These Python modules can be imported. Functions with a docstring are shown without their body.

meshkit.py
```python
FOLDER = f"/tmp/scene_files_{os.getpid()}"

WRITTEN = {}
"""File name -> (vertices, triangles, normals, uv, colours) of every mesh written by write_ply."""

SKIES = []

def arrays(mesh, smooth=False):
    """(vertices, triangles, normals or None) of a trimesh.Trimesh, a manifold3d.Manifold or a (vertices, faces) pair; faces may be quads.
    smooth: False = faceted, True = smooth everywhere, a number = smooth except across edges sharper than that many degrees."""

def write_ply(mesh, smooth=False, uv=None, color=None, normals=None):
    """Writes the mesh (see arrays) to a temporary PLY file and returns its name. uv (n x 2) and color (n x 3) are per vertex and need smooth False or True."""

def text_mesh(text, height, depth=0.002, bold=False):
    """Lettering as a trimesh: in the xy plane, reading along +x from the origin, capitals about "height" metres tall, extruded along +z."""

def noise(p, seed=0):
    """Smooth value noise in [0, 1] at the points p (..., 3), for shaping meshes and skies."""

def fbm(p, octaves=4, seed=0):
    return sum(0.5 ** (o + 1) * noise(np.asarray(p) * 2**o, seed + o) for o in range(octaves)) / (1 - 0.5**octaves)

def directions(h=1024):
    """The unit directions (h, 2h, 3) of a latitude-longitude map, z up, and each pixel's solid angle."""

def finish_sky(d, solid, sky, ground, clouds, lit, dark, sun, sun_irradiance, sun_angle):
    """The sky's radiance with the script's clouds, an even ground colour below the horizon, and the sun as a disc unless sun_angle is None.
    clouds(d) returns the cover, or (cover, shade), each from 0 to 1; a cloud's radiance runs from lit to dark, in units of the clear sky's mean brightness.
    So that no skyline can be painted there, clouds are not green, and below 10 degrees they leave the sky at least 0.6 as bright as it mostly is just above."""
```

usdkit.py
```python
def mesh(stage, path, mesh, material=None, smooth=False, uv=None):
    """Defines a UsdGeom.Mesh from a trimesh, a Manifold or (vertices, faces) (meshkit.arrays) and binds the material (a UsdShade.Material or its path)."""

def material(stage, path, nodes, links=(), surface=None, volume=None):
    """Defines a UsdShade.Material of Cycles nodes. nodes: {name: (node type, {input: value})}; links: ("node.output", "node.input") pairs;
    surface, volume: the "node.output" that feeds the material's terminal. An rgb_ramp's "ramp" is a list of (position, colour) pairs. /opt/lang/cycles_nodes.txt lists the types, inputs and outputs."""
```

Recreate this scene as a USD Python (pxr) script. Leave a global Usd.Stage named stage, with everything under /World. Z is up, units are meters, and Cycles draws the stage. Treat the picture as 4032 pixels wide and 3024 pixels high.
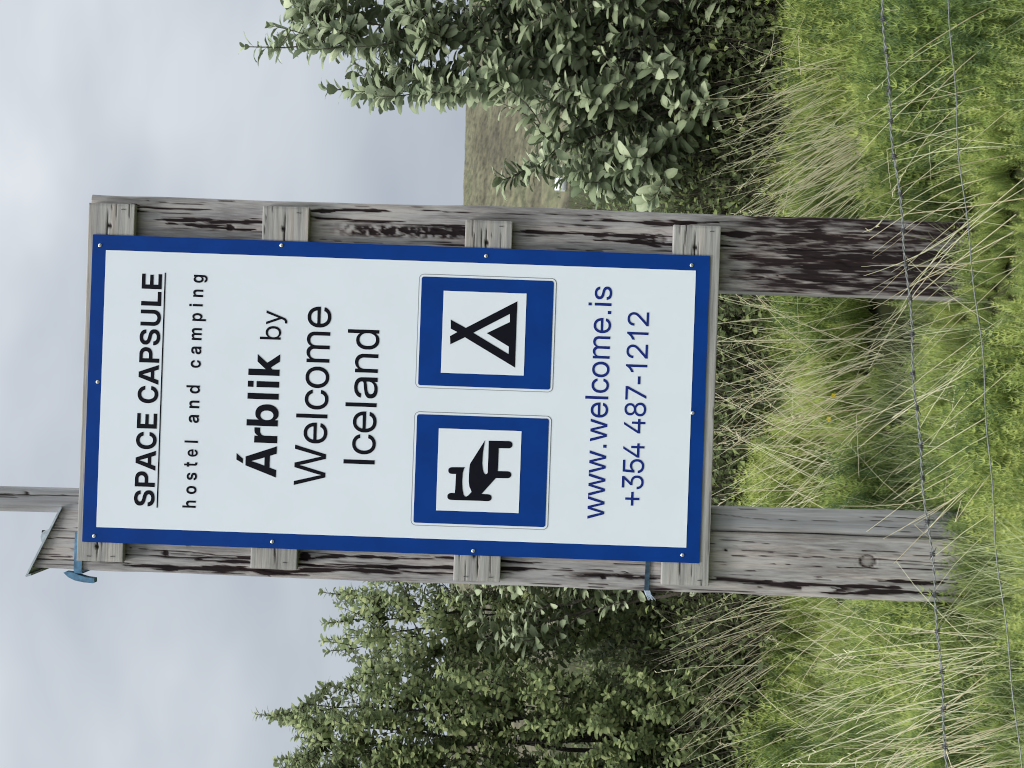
import math, glob
import numpy as np, trimesh, usdkit, meshkit
from pxr import Usd, UsdGeom, UsdLux, UsdShade, Gf, Sdf, Vt
from shapely.geometry import Polygon, Point, box as sbox
from shapely import affinity, union_all
import shapely

stage = Usd.Stage.CreateInMemory()
UsdGeom.SetStageUpAxis(stage, 'Z')
UsdGeom.SetStageMetersPerUnit(stage, 1.0)
UsdGeom.Xform.Define(stage, '/World')
UsdGeom.Scope.Define(stage, '/World/Looks')

# ------------------------------------------------------------------ camera
F, H, ROLL = 6080.0, 1.55, math.radians(2.0)     # focal length in photo pixels, eye height, roll beyond the quarter turn
CT, ST = math.cos(ROLL), math.sin(ROLL)
cam = UsdGeom.Camera.Define(stage, '/World/camera')
cam.AddTransformOp().Set(Gf.Matrix4d(ST, 0, -CT, 0, CT, 0, ST, 0, 0, -1, 0, 0, 0, 0, H, 1))   # the phone was held upright, the picture lies on its side
cam.CreateHorizontalApertureAttr(36.0)
cam.CreateVerticalApertureAttr(27.0)
cam.CreateFocalLengthAttr(36.0 * F / 4032)
cam.CreateClippingRangeAttr(Gf.Vec2f(0.1, 20000))
cam.CreateFStopAttr(13.0)
cam.CreateFocusDistanceAttr(5.0)
cam.CreateExposureAttr(0.56)

# ------------------------------------------------------------------ sky and sun (bright overcast)
SUN = np.array([-0.40, -0.45, 1.10]); SUN /= np.linalg.norm(SUN)
el, az = math.asin(SUN[2]), math.atan2(SUN[0], SUN[1])
usdkit.material(stage, '/World/Looks/overcast_sky', {
    'tc': ('texture_coordinate', {}),
    'sep': ('separate_xyz', {}),
    'sky': ('sky_texture', {'sky_type': 'single_scattering', 'sun_disc': False, 'sun_elevation': el, 'sun_rotation': az}),
    'map': ('mapping', {'scale': (1.0, 1.0, 1.9), 'location': (3.1, 0.4, 1.7)}),
    'n': ('noise_texture', {'scale': 4.4, 'detail': 4.0, 'roughness': 0.45, 'distortion': 0.25}),
    'r': ('rgb_ramp', {'ramp': [(0.30, (3.75, 4.02, 4.48)), (0.42, (4.4, 4.65, 5.05)), (0.52, (4.9, 5.13, 5.45)), (0.66, (5.75, 5.95, 6.2))]}),
    'up': ('rgb_ramp', {'ramp': [(0.0, (0.585, 0.63, 0.70)), (0.12, (0.72, 0.745, 0.775)), (0.3, (0.89, 0.905, 0.915)), (0.6, (1.60, 1.60, 1.60)), (1.0, (2.5, 2.5, 2.5))]}),
    'mul': ('vector_math', {'math_type': 'multiply'}),
    'mx': ('mix', {'mix_type': 'mix', 'fac': 0.96}),
    'bg': ('background_shader', {'strength': 0.1}),
}, [('tc.generated', 'map.vector'), ('tc.generated', 'sep.vector'), ('map.vector', 'n.vector'), ('n.fac', 'r.fac'), ('sep.z', 'up.fac'),
    ('r.color', 'mul.vector1'), ('up.color', 'mul.vector2'), ('sky.color', 'mx.color1'), ('mul.vector', 'mx.color2'), ('mx.color', 'bg.color')], surface='bg.background')
dome = UsdLux.DomeLight.Define(stage, '/World/sky')
UsdShade.MaterialBindingAPI.Apply(dome.GetPrim()).Bind(UsdShade.Material.Get(stage, '/World/Looks/overcast_sky'))
dome.GetPrim().SetCustomDataByKey('kind', 'structure')
sun = UsdLux.DistantLight.Define(stage, '/World/sun')
sun.CreateIntensityAttr(0.4); sun.CreateAngleAttr(16.0); sun.CreateNormalizeAttr(True); sun.CreateColorAttr(Gf.Vec3f(1.0, 0.99, 0.97))
zax = Gf.Vec3d(*map(float, SUN)); xax = Gf.Cross(Gf.Vec3d(0, 0, 1), zax).GetNormalized(); yax = Gf.Cross(zax, xax)
sun.AddTransformOp().Set(Gf.Matrix4d(*xax, 0, *yax, 0, *zax, 0, 0, 0, 0, 1))

# ------------------------------------------------------------------ helpers
LOOK = {}
used = {}
def numbered(path):
    n = used.get(path, -1) + 1
    used[path] = n
    return path if n == 0 else f'{path}_{n:03d}'
def tag(prim, label=None, cat=None, group=None, kind=None):
    for k, v in (('label', label), ('category', cat), ('group', group), ('kind', kind)):
        if v: prim.SetCustomDataByKey(k, v)
    return prim
def thing(name, label, cat, group=None, loc=(0, 0, 0)):
    x = UsdGeom.Xform.Define(stage, numbered('/World/' + name))
    if any(loc): x.AddTranslateOp().Set(Gf.Vec3d(*map(float, loc)))
    return tag(x.GetPrim(), label, cat, group)
def put(name, v, f, mat, parent=None, normals=None, pv=None, label=None, cat=None, group=None, kind=None):
    """One Mesh prim; f triangles (n x 3) or quads (n x 4)."""
    path = numbered((str(parent.GetPath()) if parent else '/World') + '/' + name)
    v, f = np.asarray(v, np.float32), np.asarray(f, np.int32)
    m = UsdGeom.Mesh.Define(stage, path)
    m.CreatePointsAttr(Vt.Vec3fArray.FromNumpy(v))
    m.CreateFaceVertexCountsAttr(Vt.IntArray.FromNumpy(np.full(len(f), f.shape[1], np.int32)))
    m.CreateFaceVertexIndicesAttr(Vt.IntArray.FromNumpy(f.ravel()))
    m.CreateSubdivisionSchemeAttr('none')
    if normals is not None:
        m.CreateNormalsAttr(Vt.Vec3fArray.FromNumpy(np.asarray(normals, np.float32))); m.SetNormalsInterpolation('vertex')
    for k, a in (pv or {}).items():
        UsdGeom.PrimvarsAPI(m).CreatePrimvar(k, Sdf.ValueTypeNames.FloatArray, 'vertex').Set(Vt.FloatArray.FromNumpy(np.asarray(a, np.float32)))
    UsdShade.MaterialBindingAPI.Apply(m.GetPrim()).Bind(LOOK[mat])
    return tag(m.GetPrim(), label, cat, group, kind)
def put_tm(name, mesh, mat, parent=None, smooth=False, **k):
    v, f, n = meshkit.arrays(mesh, smooth)
    return put(name, v, f, mat, parent, n, **k)
def look(name, nodes, links, surface='p.BSDF'):
    LOOK[name] = usdkit.material(stage, '/World/Looks/' + name, nodes, links, surface=surface)
def at(px, py, Y):
    """World point at depth Y seen at the photograph's pixel (px, py)."""
    du, dv = 1512 - py, px - 2016
    return np.array([(du * CT + dv * ST) * Y / F, Y, H - (-du * ST + dv * CT) * Y / F])
D = 4032 / 2212
def atd(x, y, Y): return at(x * D, y * D, Y)
def project(P):
    P = np.asarray(P, float)
    a, b = P[..., 0] * F / P[..., 1], (H - P[..., 2]) * F / P[..., 1]
    du, dv = a * CT - b * ST, a * ST + b * CT
    return dv + 2016, 1512 - du                  # photo px, py
def unit(v): return v / np.maximum(np.linalg.norm(v, axis=-1, keepdims=True), 1e-9)
def tube(pts, radii, sides=5, cap=True):
    pts = np.asarray(pts, float); n = len(pts)
    radii = np.broadcast_to(np.asarray(radii, float), (n,))
    t = unit(np.gradient(pts, axis=0))
    ref = np.array([0.31, 0.9, 0.28]) if abs(t[0] @ unit(np.array([0.31, 0.9, 0.28]))) < 0.9 else np.array([1.0, 0, 0])
    s = unit(np.cross(t, ref)); u = np.cross(s, t)
    ang = np.arange(sides) / sides * 2 * np.pi
    v = (pts[:, None] + radii[:, None, None] * (np.cos(ang)[None, :, None] * s[:, None] + np.sin(ang)[None, :, None] * u[:, None])).reshape(-1, 3)
    i, j = np.meshgrid(np.arange(n - 1), np.arange(sides), indexing='ij')
    a, b = i * sides + j, i * sides + (j + 1) % sides
    f = np.stack([a, b, b + sides, a + sides], -1).reshape(-1, 4)
    f = np.vstack([f[:, [0, 1, 2]], f[:, [0, 2, 3]]])
    if cap:
        for k, o in ((0, 1), (n - 1, 0)):
            base = k * sides
            for q in range(1, sides - 1):
                f = np.vstack([f, [[base, base + q + o, base + q + 1 - o]]])
    return v, f
def join(parts):
    vs, fs, o = [], [], 0
    for v, f in parts:
        vs.append(v); fs.append(np.asarray(f) + o); o += len(v)
    return np.vstack(vs), np.vstack(fs)

# ------------------------------------------------------------------ materials
def plain(name, col, rough=0.5, metal=0.0, var=0.08, scale=30.0, spec=0.5, bump=0.0):
    c1, c2 = tuple(x * (1 - var) for x in col), tuple(min(1, x * (1 + var)) for x in col)
    nodes = {'g': ('geometry', {}), 'n': ('noise_texture', {'scale': scale, 'detail': 3.0}),
             'r': ('rgb_ramp', {'ramp': [(0.3, c1), (0.7, c2)]}),
             'p': ('principled_bsdf', {'roughness': rough, 'metallic': metal, 'specular_ior_level': spec})}
    links = [('g.position', 'n.vector'), ('n.fac', 'r.fac'), ('r.color', 'p.base_color')]
    if bump:
        nodes['b'] = ('bump', {'strength': bump, 'distance': 0.002}); links += [('n.fac', 'b.height'), ('b.normal', 'p.normal')]
    look(name, nodes, links)
def wood(name, light, mid, dark, gscale, warm=(1.0, 0.94, 0.9)):
    look(name, {
        'g': ('geometry', {}), 'at': ('attribute', {'attribute': 'stain'}),
        'm': ('mapping', {'scale': gscale}), 'n': ('noise_texture', {'scale': 1.0, 'detail': 5.0, 'roughness': 0.65}),
        'm2': ('mapping', {'scale': tuple(x * 0.22 for x in gscale)}), 'n2': ('noise_texture', {'scale': 1.0, 'detail': 3.0}),
        'a1': ('math', {'math_type': 'multiply_add', 'value2': 0.95, 'value3': -0.47}),
        'a2': ('math', {'math_type': 'add', 'use_clamp': True}),
        'r': ('rgb_ramp', {'ramp': [(0.0, light), (0.38, mid), (0.75, dark), (1.0, tuple(x * 0.6 for x in dark))]}),
        'r2': ('rgb_ramp', {'ramp': [(0.32, (0.8, 0.8, 0.82)), (0.5, (1, 1, 1)), (0.68, tuple(x * 1.12 for x in warm))]}),
        'mu': ('mix', {'mix_type': 'multiply', 'fac': 1.0}),
        'b': ('bump', {'strength': 0.4, 'distance': 0.002}),
        'p': ('principled_bsdf', {'roughness': 0.88, 'specular_ior_level': 0.25}),
    }, [('g.position', 'm.vector'), ('m.vector', 'n.vector'), ('g.position', 'm2.vector'), ('m2.vector', 'n2.vector'),
        ('n.fac', 'a1.value1'), ('a1.value', 'a2.value1'), ('at.fac', 'a2.value2'), ('a2.value', 'r.fac'), ('n2.fac', 'r2.fac'),
        ('r.color', 'mu.color1'), ('r2.color', 'mu.color2'), ('mu.color', 'p.base_color'), ('n.fac', 'b.height'), ('b.normal', 'p.normal')])
wood('weathered_post', (0.44, 0.425, 0.41), (0.225, 0.205, 0.197), (0.026, 0.016, 0.017), (170, 170, 13))
wood('weathered_rail', (0.43, 0.42, 0.39), (0.23, 0.22, 0.205), (0.03, 0.025, 0.022), (7, 150, 190))
wood('weathered_pole', (0.36, 0.36, 0.365), (0.22, 0.215, 0.21), (0.04, 0.035, 0.033), (90, 90, 4))
plain('panel_blue', (0.0035, 0.042, 0.235), 0.42, var=0.10, scale=9, spec=0.12)
plain('panel_white', (0.79, 0.845, 0.89), 0.5, var=0.018, scale=5, spec=0.2)
plain('symbol_white', (0.80, 0.85, 0.89), 0.5, var=0.012, scale=5, spec=0.2)
plain('letter_black', (0.006, 0.006, 0.011), 0.45, var=0.1, spec=0.12)
plain('letter_navy', (0.012, 0.028, 0.19), 0.45, var=0.05, spec=0.12)
plain('outline_grey', (0.10, 0.10, 0.11), 0.5, var=0.05)
plain('screw_steel', (0.80, 0.80, 0.80), 0.25, metal=0.85, var=0.05, scale=400)
plain('galvanised', (0.36, 0.40, 0.42), 0.45, metal=0.55, var=0.25, scale=60)
plain('dark_iron', (0.03, 0.03, 0.03), 0.6, var=0.2)
plain('strap_blue', (0.075, 0.18, 0.29), 0.55, var=0.45, scale=45)
plain('strap_dark', (0.03, 0.065, 0.10), 0.6, var=0.6, scale=60)
plain('strap_frayed', (0.42, 0.50, 0.60), 0.7, var=0.2, scale=90)
plain('wire_steel', (0.22, 0.23, 0.22), 0.5, metal=0.5, var=0.35, scale=160)
plain('barb_steel', (0.09, 0.09, 0.095), 0.55, metal=0.5, var=0.3, scale=160)
plain('bark_brown', (0.085, 0.070, 0.055), 0.85, var=0.35, scale=70, bump=0.4)
plain('bark_dark', (0.040, 0.034, 0.030), 0.85, var=0.35, scale=70, bump=0.4)
plain('petal_yellow', (0.72, 0.56, 0.03), 0.6, var=0.1)
plain('petal_white', (0.75, 0.76, 0.70), 0.6, var=0.05)
plain('bale_white', (0.80, 0.80, 0.80), 0.4, var=0.04, scale=4)

def leafy(name, lo, mid, hi, back, trans=0.25, rough=0.6, patch=None, backmix=1.0):
    """Leaf colour by the mesh's own tint, paler or darker underside, some light through the blade; patch: slow drift of colour over the ground."""
    nodes = {'g': ('geometry', {}), 'at': ('attribute', {'attribute': 'tint'}),
             'r': ('rgb_ramp', {'ramp': [(0.0, lo), (0.5, mid), (1.0, hi)]}),
             'mb': ('mix', {'mix_type': 'mix', 'color2': back}),
             'fb': ('math', {'math_type': 'multiply', 'value2': backmix}),
             'p': ('principled_bsdf', {'roughness': rough, 'specular_ior_level': 0.3}),
             't': ('translucent_bsdf', {}), 'mx': ('mix_closure', {'fac': trans})}
    links = [('r.color', 'mb.color1'), ('g.backfacing', 'fb.value1'), ('fb.value', 'mb.fac'),
             ('mb.color', 'p.base_color'), ('mb.color', 't.color'), ('p.BSDF', 'mx.closure1'), ('t.BSDF', 'mx.closure2')]
    if patch:
        nodes['pn'] = ('noise_texture', {'scale': patch, 'detail': 3.0, 'roughness': 0.6})
        nodes['ps'] = ('math', {'math_type': 'multiply_add', 'value2': 2.2, 'value3': -1.1})
        nodes['pa'] = ('math', {'math_type': 'add', 'use_clamp': True})
        links += [('g.position', 'pn.vector'), ('pn.fac', 'ps.value1'), ('ps.value', 'pa.value1'), ('at.fac', 'pa.value2'), ('pa.value', 'r.fac')]
    else:
        links += [('at.fac', 'r.fac')]
    look(name, nodes, links, surface='mx.closure')
leafy('willow_leaf', (0.075, 0.105, 0.052), (0.25, 0.30, 0.165), (0.52, 0.57, 0.36), (0.20, 0.235, 0.15), 0.12)
leafy('small_leaf', (0.070, 0.102, 0.040), (0.190, 0.240, 0.092), (0.42, 0.46, 0.20), (0.24, 0.275, 0.155), 0.25)
leafy('under_leaf', (0.07, 0.095, 0.04), (0.15, 0.19, 0.07), (0.30, 0.35, 0.13), (0.18, 0.21, 0.11), 0.3)
leafy('flowering_leaf', (0.11, 0.16, 0.055), (0.20, 0.28, 0.09), (0.30, 0.38, 0.13), (0.22, 0.29, 0.12), 0.25)
leafy('horsetail_green', (0.085, 0.140, 0.045), (0.27, 0.355, 0.085), (0.52, 0.58, 0.18), (0.135, 0.185, 0.030), 0.4, patch=1.5, backmix=0.0)
leafy('grass_green', (0.18, 0.24, 0.09), (0.33, 0.39, 0.17), (0.60, 0.62, 0.38), (0.14, 0.20, 0.055), 0.3, backmix=0.0)
leafy('straw', (0.68, 0.57, 0.37), (0.90, 0.83, 0.60), (0.85, 0.86, 0.57), (0.5, 0.4, 0.22), 0.15, backmix=0.0)
look('soil', {'g': ('geometry', {}), 'n': ('noise_texture', {'scale': 7.0, 'detail': 6.0}), 'r': ('rgb_ramp', {'ramp': [(0.3, (0.018, 0.022, 0.010)), (0.55, (0.05, 0.055, 0.022)), (0.75, (0.085, 0.075, 0.04))]}),
              'p': ('principled_bsdf', {'roughness': 0.95, 'specular_ior_level': 0.1})}, [('g.position', 'n.vector'), ('n.fac', 'r.fac'), ('r.color', 'p.base_color')])
look('moor', {'g': ('geometry', {}), 'm': ('mapping', {'scale': (0.05, 0.016, 0.30)}), 'n': ('noise_texture', {'scale': 1.0, 'detail': 5.0, 'roughness': 0.6}),
              'm2': ('mapping', {'scale': (0.7, 0.07, 1.4)}), 'n2': ('noise_texture', {'scale': 1.0, 'detail': 6.0, 'roughness': 0.7}),
              'r': ('rgb_ramp', {'ramp': [(0.30, (0.07, 0.062, 0.046)), (0.45, (0.105, 0.098, 0.062)), (0.55, (0.145, 0.138, 0.086)), (0.68, (0.10, 0.112, 0.06))]}),
              'r2': ('rgb_ramp', {'ramp': [(0.36, (0.5, 0.5, 0.5)), (0.5, (0.95, 0.95, 0.95)), (0.63, (1.3, 1.27, 1.2))]}), 'mu': ('mix', {'mix_type': 'multiply', 'fac': 1.0}),
              'p': ('principled_bsdf', {'roughness': 0.95, 'specular_ior_level': 0.1})},
     [('g.position', 'm.vector'), ('m.vector', 'n.vector'), ('n.fac', 'r.fac'), ('g.position', 'm2.vector'), ('m2.vector', 'n2.vector'), ('n2.fac', 'r2.fac'), ('r.color', 'mu.color1'), ('r2.color', 'mu.color2'), ('mu.color', 'p.base_color')])

# ------------------------------------------------------------------ ground and hill
def sstep(x, a, b):
    t = np.clip((np.asarray(x, float) - a) / (b - a), 0, 1); return t * t * (3 - 2 * t)
def ground_z(x, y):
    x, y = np.asarray(x, float), np.asarray(y, float)
    z = -0.03 + 0.22 * sstep(y, 5.0, 7.0) - 0.15 * sstep(y, 7.6, 10) - 0.06 * (1 - sstep(y, 3.6, 5.0)) - 2.6 * sstep(y, 14, 120) - 1.6 * sstep(y, 120, 170)
    z = z - 0.035 * np.clip(-x, -2, 2) * sstep(y, 5.2, 7)
    p = np.stack([x * 1.3, y * 1.3, 0 * x], -1)
    near = np.exp(-((x + 0.05) / 1.0) ** 4 - ((y - 4.98) / 0.42) ** 4)
    hum = 0.17 * (meshkit.fbm(p * 1.5, 3, 5) - 0.5)
    z = z * (1 - near) + near * (-0.004 + 0.05 * np.tanh(x / 0.3)) + hum * (1 - near)
    return z + 0.5 * sstep(y, 20, 60) * (meshkit.fbm(p * 0.05, 3, 8) - 0.5)
def axis(lo, hi, dl, dh, step, grow):
    mid = np.arange(dl, dh + 1e-9, step); up, s = [dh], step
    while up[-1] < hi: s *= grow; up.append(min(hi, up[-1] + s))
    dn, s = [dl], step
    while dn[-1] > lo: s *= grow; dn.append(max(lo, dn[-1] - s))
    return np.concatenate([dn[:0:-1], mid, up[1:]])
def sheet(xs, ys, zf):
    X, Y = np.meshgrid(xs, ys, indexing='ij'); Z = zf(X, Y)
    v = np.stack([X, Y, Z], -1).reshape(-1, 3); n = len(ys)
    i, j = np.meshgrid(np.arange(len(xs) - 1), np.arange(n - 1), indexing='ij'); a = i * n + j
    f = np.stack([a, a + n, a + n + 1, a + 1], -1).reshape(-1, 4)
    return v, f
v, f = sheet(axis(-2500, 2500, -3, 3, 0.08, 1.13), axis(-1500, 190, 3, 10, 0.08, 1.13), ground_z)
put_tm('ground', (v, f), 'soil', smooth=True, kind='structure')
def hill_z(x, y):
    p = np.stack([x * 0.012, y * 0.02, 0 * x], -1)
    t = np.clip((y - 150) / 250, 0, 1)
    rise = 20.6 * (t ** 1.25) + 1.0 * np.sin(t * 17) * t * (1 - t) * 2
    z = -5.0 + rise + 2.2 * (meshkit.fbm(p, 4, 11) - 0.5) * sstep(y, 160, 230)
    cap = 16.3 + 2.0 * (meshkit.fbm(np.stack([x * 0.09, y * 0.01, 0 * x], -1), 5, 3) - 0.5)
    return np.minimum(z, cap) + 0.9 * (meshkit.fbm(p * 14, 3, 21) - 0.5) * sstep(y, 160, 200)
v, f = sheet(axis(-2500, 2500, -60, 90, 1.2, 1.12), np.concatenate([np.arange(146, 420, 1.6), np.geomspace(422, 2500, 25)]), hill_z)
put_tm('hill', (v, f), 'moor', smooth=True, kind='structure')
def ground_hit(px, py, lift=0.1):
    """Where the line of sight through a photo pixel meets the plant cover."""
    for Y in np.arange(3.6, 9.0, 0.03):
        P = at(px, py, Y)
        if P[2] < ground_z(P[0], P[1]) + lift: return P
    return at(px, py, 9.0)

# ------------------------------------------------------------------ the sign
K = 5.0 / F
def ab(a, b, y=5.0): return np.array([a * K, y, H - b * K])
def z2ab(px, py):
    du, dv = 1512 - np.asarray(py, float), np.asarray(px, float) - 2016
    return np.stack([du * CT + dv * ST, -du * ST + dv * CT], -1)

def nz(x, z, seed, octaves=4):
    tot, amp, ca, sa = 0, 1.0, math.cos(0.6), math.sin(0.6)
    x, z = x + 1.3 * meshkit.noise(np.stack([x * 0.7, 0 * x + seed, z * 0.7], -1), seed), z + 1.3 * meshkit.noise(np.stack([x * 0.7, 0 * x + seed + 5.5, z * 0.7], -1), seed + 1)
    for o in range(octaves):
        tot = tot + amp * meshkit.noise(np.stack([x, 0 * x + seed * 1.7 + o, z], -1), seed + o); amp *= 0.55
        x, z = 2.0 * (ca * x - sa * z) + 3.1, 2.0 * (sa * x + ca * z) + 1.7
    return tot * 0.45 / (1 - 0.55 ** octaves)
def timber(length, w, d, seed, res=(0.0035, 0.008), cracks=(), knots=(), streak=None, rough=0.005, taper=None, bevel=0.012, slits=(), hair=0):
    """A timber along +z from 0, w wide (x, centred), d deep (y from 0 at the front back to d). Returns vertices, quads, stain. Cracks are real grooves."""
    nf, nb, ns = max(8, int(w / res[0])), 8, 8
    fx = np.linspace(-w / 2 + bevel, w / 2 - bevel, nf)
    ring, nrm = [], []
    for x in fx: ring.append((x, 0.0)); nrm.append((0, -1))
    for k in range(1, 4): a = k / 4 * np.pi / 2; ring.append((w / 2 - bevel + bevel * math.sin(a), bevel - bevel * math.cos(a))); nrm.append((math.sin(a), -math.cos(a)))
    for y in np.linspace(bevel, d - bevel, ns): ring.append((w / 2, y)); nrm.append((1, 0))
    for x in np.linspace(w / 2 - bevel, -w / 2 + bevel, nb): ring.append((x, d)); nrm.append((0, 1))
    for y in np.linspace(d - bevel, bevel, ns): ring.append((-w / 2, y)); nrm.append((-1, 0))
    for k in range(1, 4): a = k / 4 * np.pi / 2; ring.append((-w / 2 + bevel - bevel * math.cos(a), bevel - bevel * math.sin(a))); nrm.append((-math.cos(a), -math.sin(a)))
    ring, nrm = np.array(ring), np.array(nrm, float)
    zs = np.linspace(0, length, int(length / res[1]) + 2)
    X = np.broadcast_to(ring[:, 0], (len(zs), len(ring))); Yd = np.broadcast_to(ring[:, 1], X.shape); Z = np.broadcast_to(zs[:, None], X.shape)
    P3 = np.stack([X * 55 + seed * 7.3, Yd * 55, Z * 3.5], -1)
    grain = 0.5 * meshkit.fbm(P3, 4, seed) + 0.5 * np.where(Yd < 0.02, nz(X * 120, Z * 6, seed + 2, 4), 0.5); wave = meshkit.fbm(np.stack([X * 6 + seed, Yd * 6, Z * 2.2], -1), 3, seed + 9)
    stain = 0.62 * (grain - 0.5) + 0.13 + 0.35 * (wave - 0.5)
    disp = rough * (grain - 0.5) + 2.2 * rough * (wave - 0.5)
    front = (Yd < bevel * 1.01)
    for (x0, z0, ln, wd, dp) in cracks:
        t = (Z - z0) / ln
        cx = x0 + 0.012 * (meshkit.noise(np.stack([Z * 4, 0 * Z + x0 * 91, 0 * Z + seed], -1), 3) - 0.5) + 0.004 * (meshkit.noise(np.stack([Z * 25, 0 * Z + x0 * 91, 0 * Z], -1), 4) - 0.5)
        wz = wd * np.clip(np.minimum(t, 1 - t) * 5, 0, 1) * (0.5 + meshkit.noise(np.stack([Z * 18, 0 * Z + x0 * 50, 0 * Z], -1), 7))
        k = np.where((t > 0) & (t < 1) & front, np.exp(-((X - cx) / np.maximum(wz, 1e-4)) ** 2), 0)
        stain = np.maximum(stain, k * 0.95); disp = disp - dp * k
    rs = np.random.default_rng(seed + 100)
    fine = nz(X * 150, Z * 10, seed + 13, 3)
    lines = list(slits) + [(rs.uniform(-w / 2, w / 2), rs.uniform(-0.2, length), 0.05 + 0.35 * rs.random() ** 2, rs.uniform(0.0007, 0.0016), 0.55 + 0.3 * rs.random()) for _ in range(int(hair * length))]
    for (x0, z0, ln, wd, dk) in lines:
        i0, i1 = np.searchsorted(zs, [z0, z0 + ln])
        if i1 - i0 < 2: continue
        zz = Z[i0:i1]; t = (zz - z0) / ln
        cx = x0 + min(0.010, 0.03 * ln) * (meshkit.noise(np.stack([zz * 5, 0 * zz + x0 * 91, 0 * zz + seed], -1), 5) - 0.5) * 2
        wz = np.maximum(wd * np.clip(np.minimum(t, 1 - t) * 4, 0, 1) * (0.35 + 1.3 * meshkit.noise(np.stack([zz * 22, 0 * zz + x0 * 33, 0 * zz], -1), 6)), 1e-4)
        k = np.clip((1.15 - np.abs(X[i0:i1] - cx) / wz) * 1.6 + (fine[i0:i1] - 0.45) * (5.0 if wd > 0.003 else 1.0), 0, 1) * front[i0:i1] * (np.abs(X[i0:i1] - cx) < 2.2 * wz + 0.004)
        stain[i0:i1] = np.maximum(stain[i0:i1], dk * k); disp[i0:i1] -= (0.004 if wd > 0.003 else 0.002) * k
    if streak is not None:
        s = streak(X, Z) * front
        stain = np.maximum(stain, s); disp = disp - 0.004 * np.clip(s - 0.3, 0, 1)
    for (x0, z0, r, kind) in knots:
        rr = np.sqrt((X - x0) ** 2 + ((Z - z0) * 0.85) ** 2) / r
        if kind == 'ring': k = 0.75 * np.exp(-((rr - 1) / 0.22) ** 2) + 0.30 * (rr < 0.8) + 0.25 * np.exp(-((rr - 1.8) / 0.15) ** 2) + 0.15 * np.exp(-((rr - 2.4) / 0.15) ** 2)
        else: k = 1.0 * (rr < 1) + 0.6 * np.exp(-np.maximum(rr - 1, 0) * 3)
        k = k * front
        stain = np.maximum(stain, k); disp = disp - 0.004 * np.clip(k, 0, 1)
    v = np.stack([X + nrm[:, 0] * disp, Yd + nrm[:, 1] * disp, Z], -1)
    if taper is not None: v = taper(v)
    n, m = len(ring), len(zs)
    i, j = np.meshgrid(np.arange(m - 1), np.arange(n), indexing='ij')
    f = np.stack([i * n + j, i * n + (j + 1) % n, (i + 1) * n + (j + 1) % n, (i + 1) * n + j], -1).reshape(-1, 4)
    vv = v.reshape(-1, 3); st = stain.ravel()
    f = np.vstack([f[:, [0, 1, 2]], f[:, [0, 2, 3]]])
    for base, flip in ((0, True), ((m - 1) * n, False)):       # end caps as fans
        c = vv[base:base + n].mean(0); ci = len(vv); vv = np.vstack([vv, c]); st = np.append(st, 0.3)
        q = np.arange(n); tri = np.stack([base + q, base + (q + 1) % n, np.full(n, ci)], -1)
        f = np.vstack([f, tri[:, ::-1] if flip else tri])
    return vv, f, np.clip(st, 0, 1)
def put_timber(name, tm, mat, parent, xf, **k):
    v, f, st = tm
    v = xf(v)
    m = trimesh.Trimesh(v, f, process=False)
    return put(name, v, f, mat, parent, m.vertex_normals, pv={'stain': st}, **k)

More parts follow.
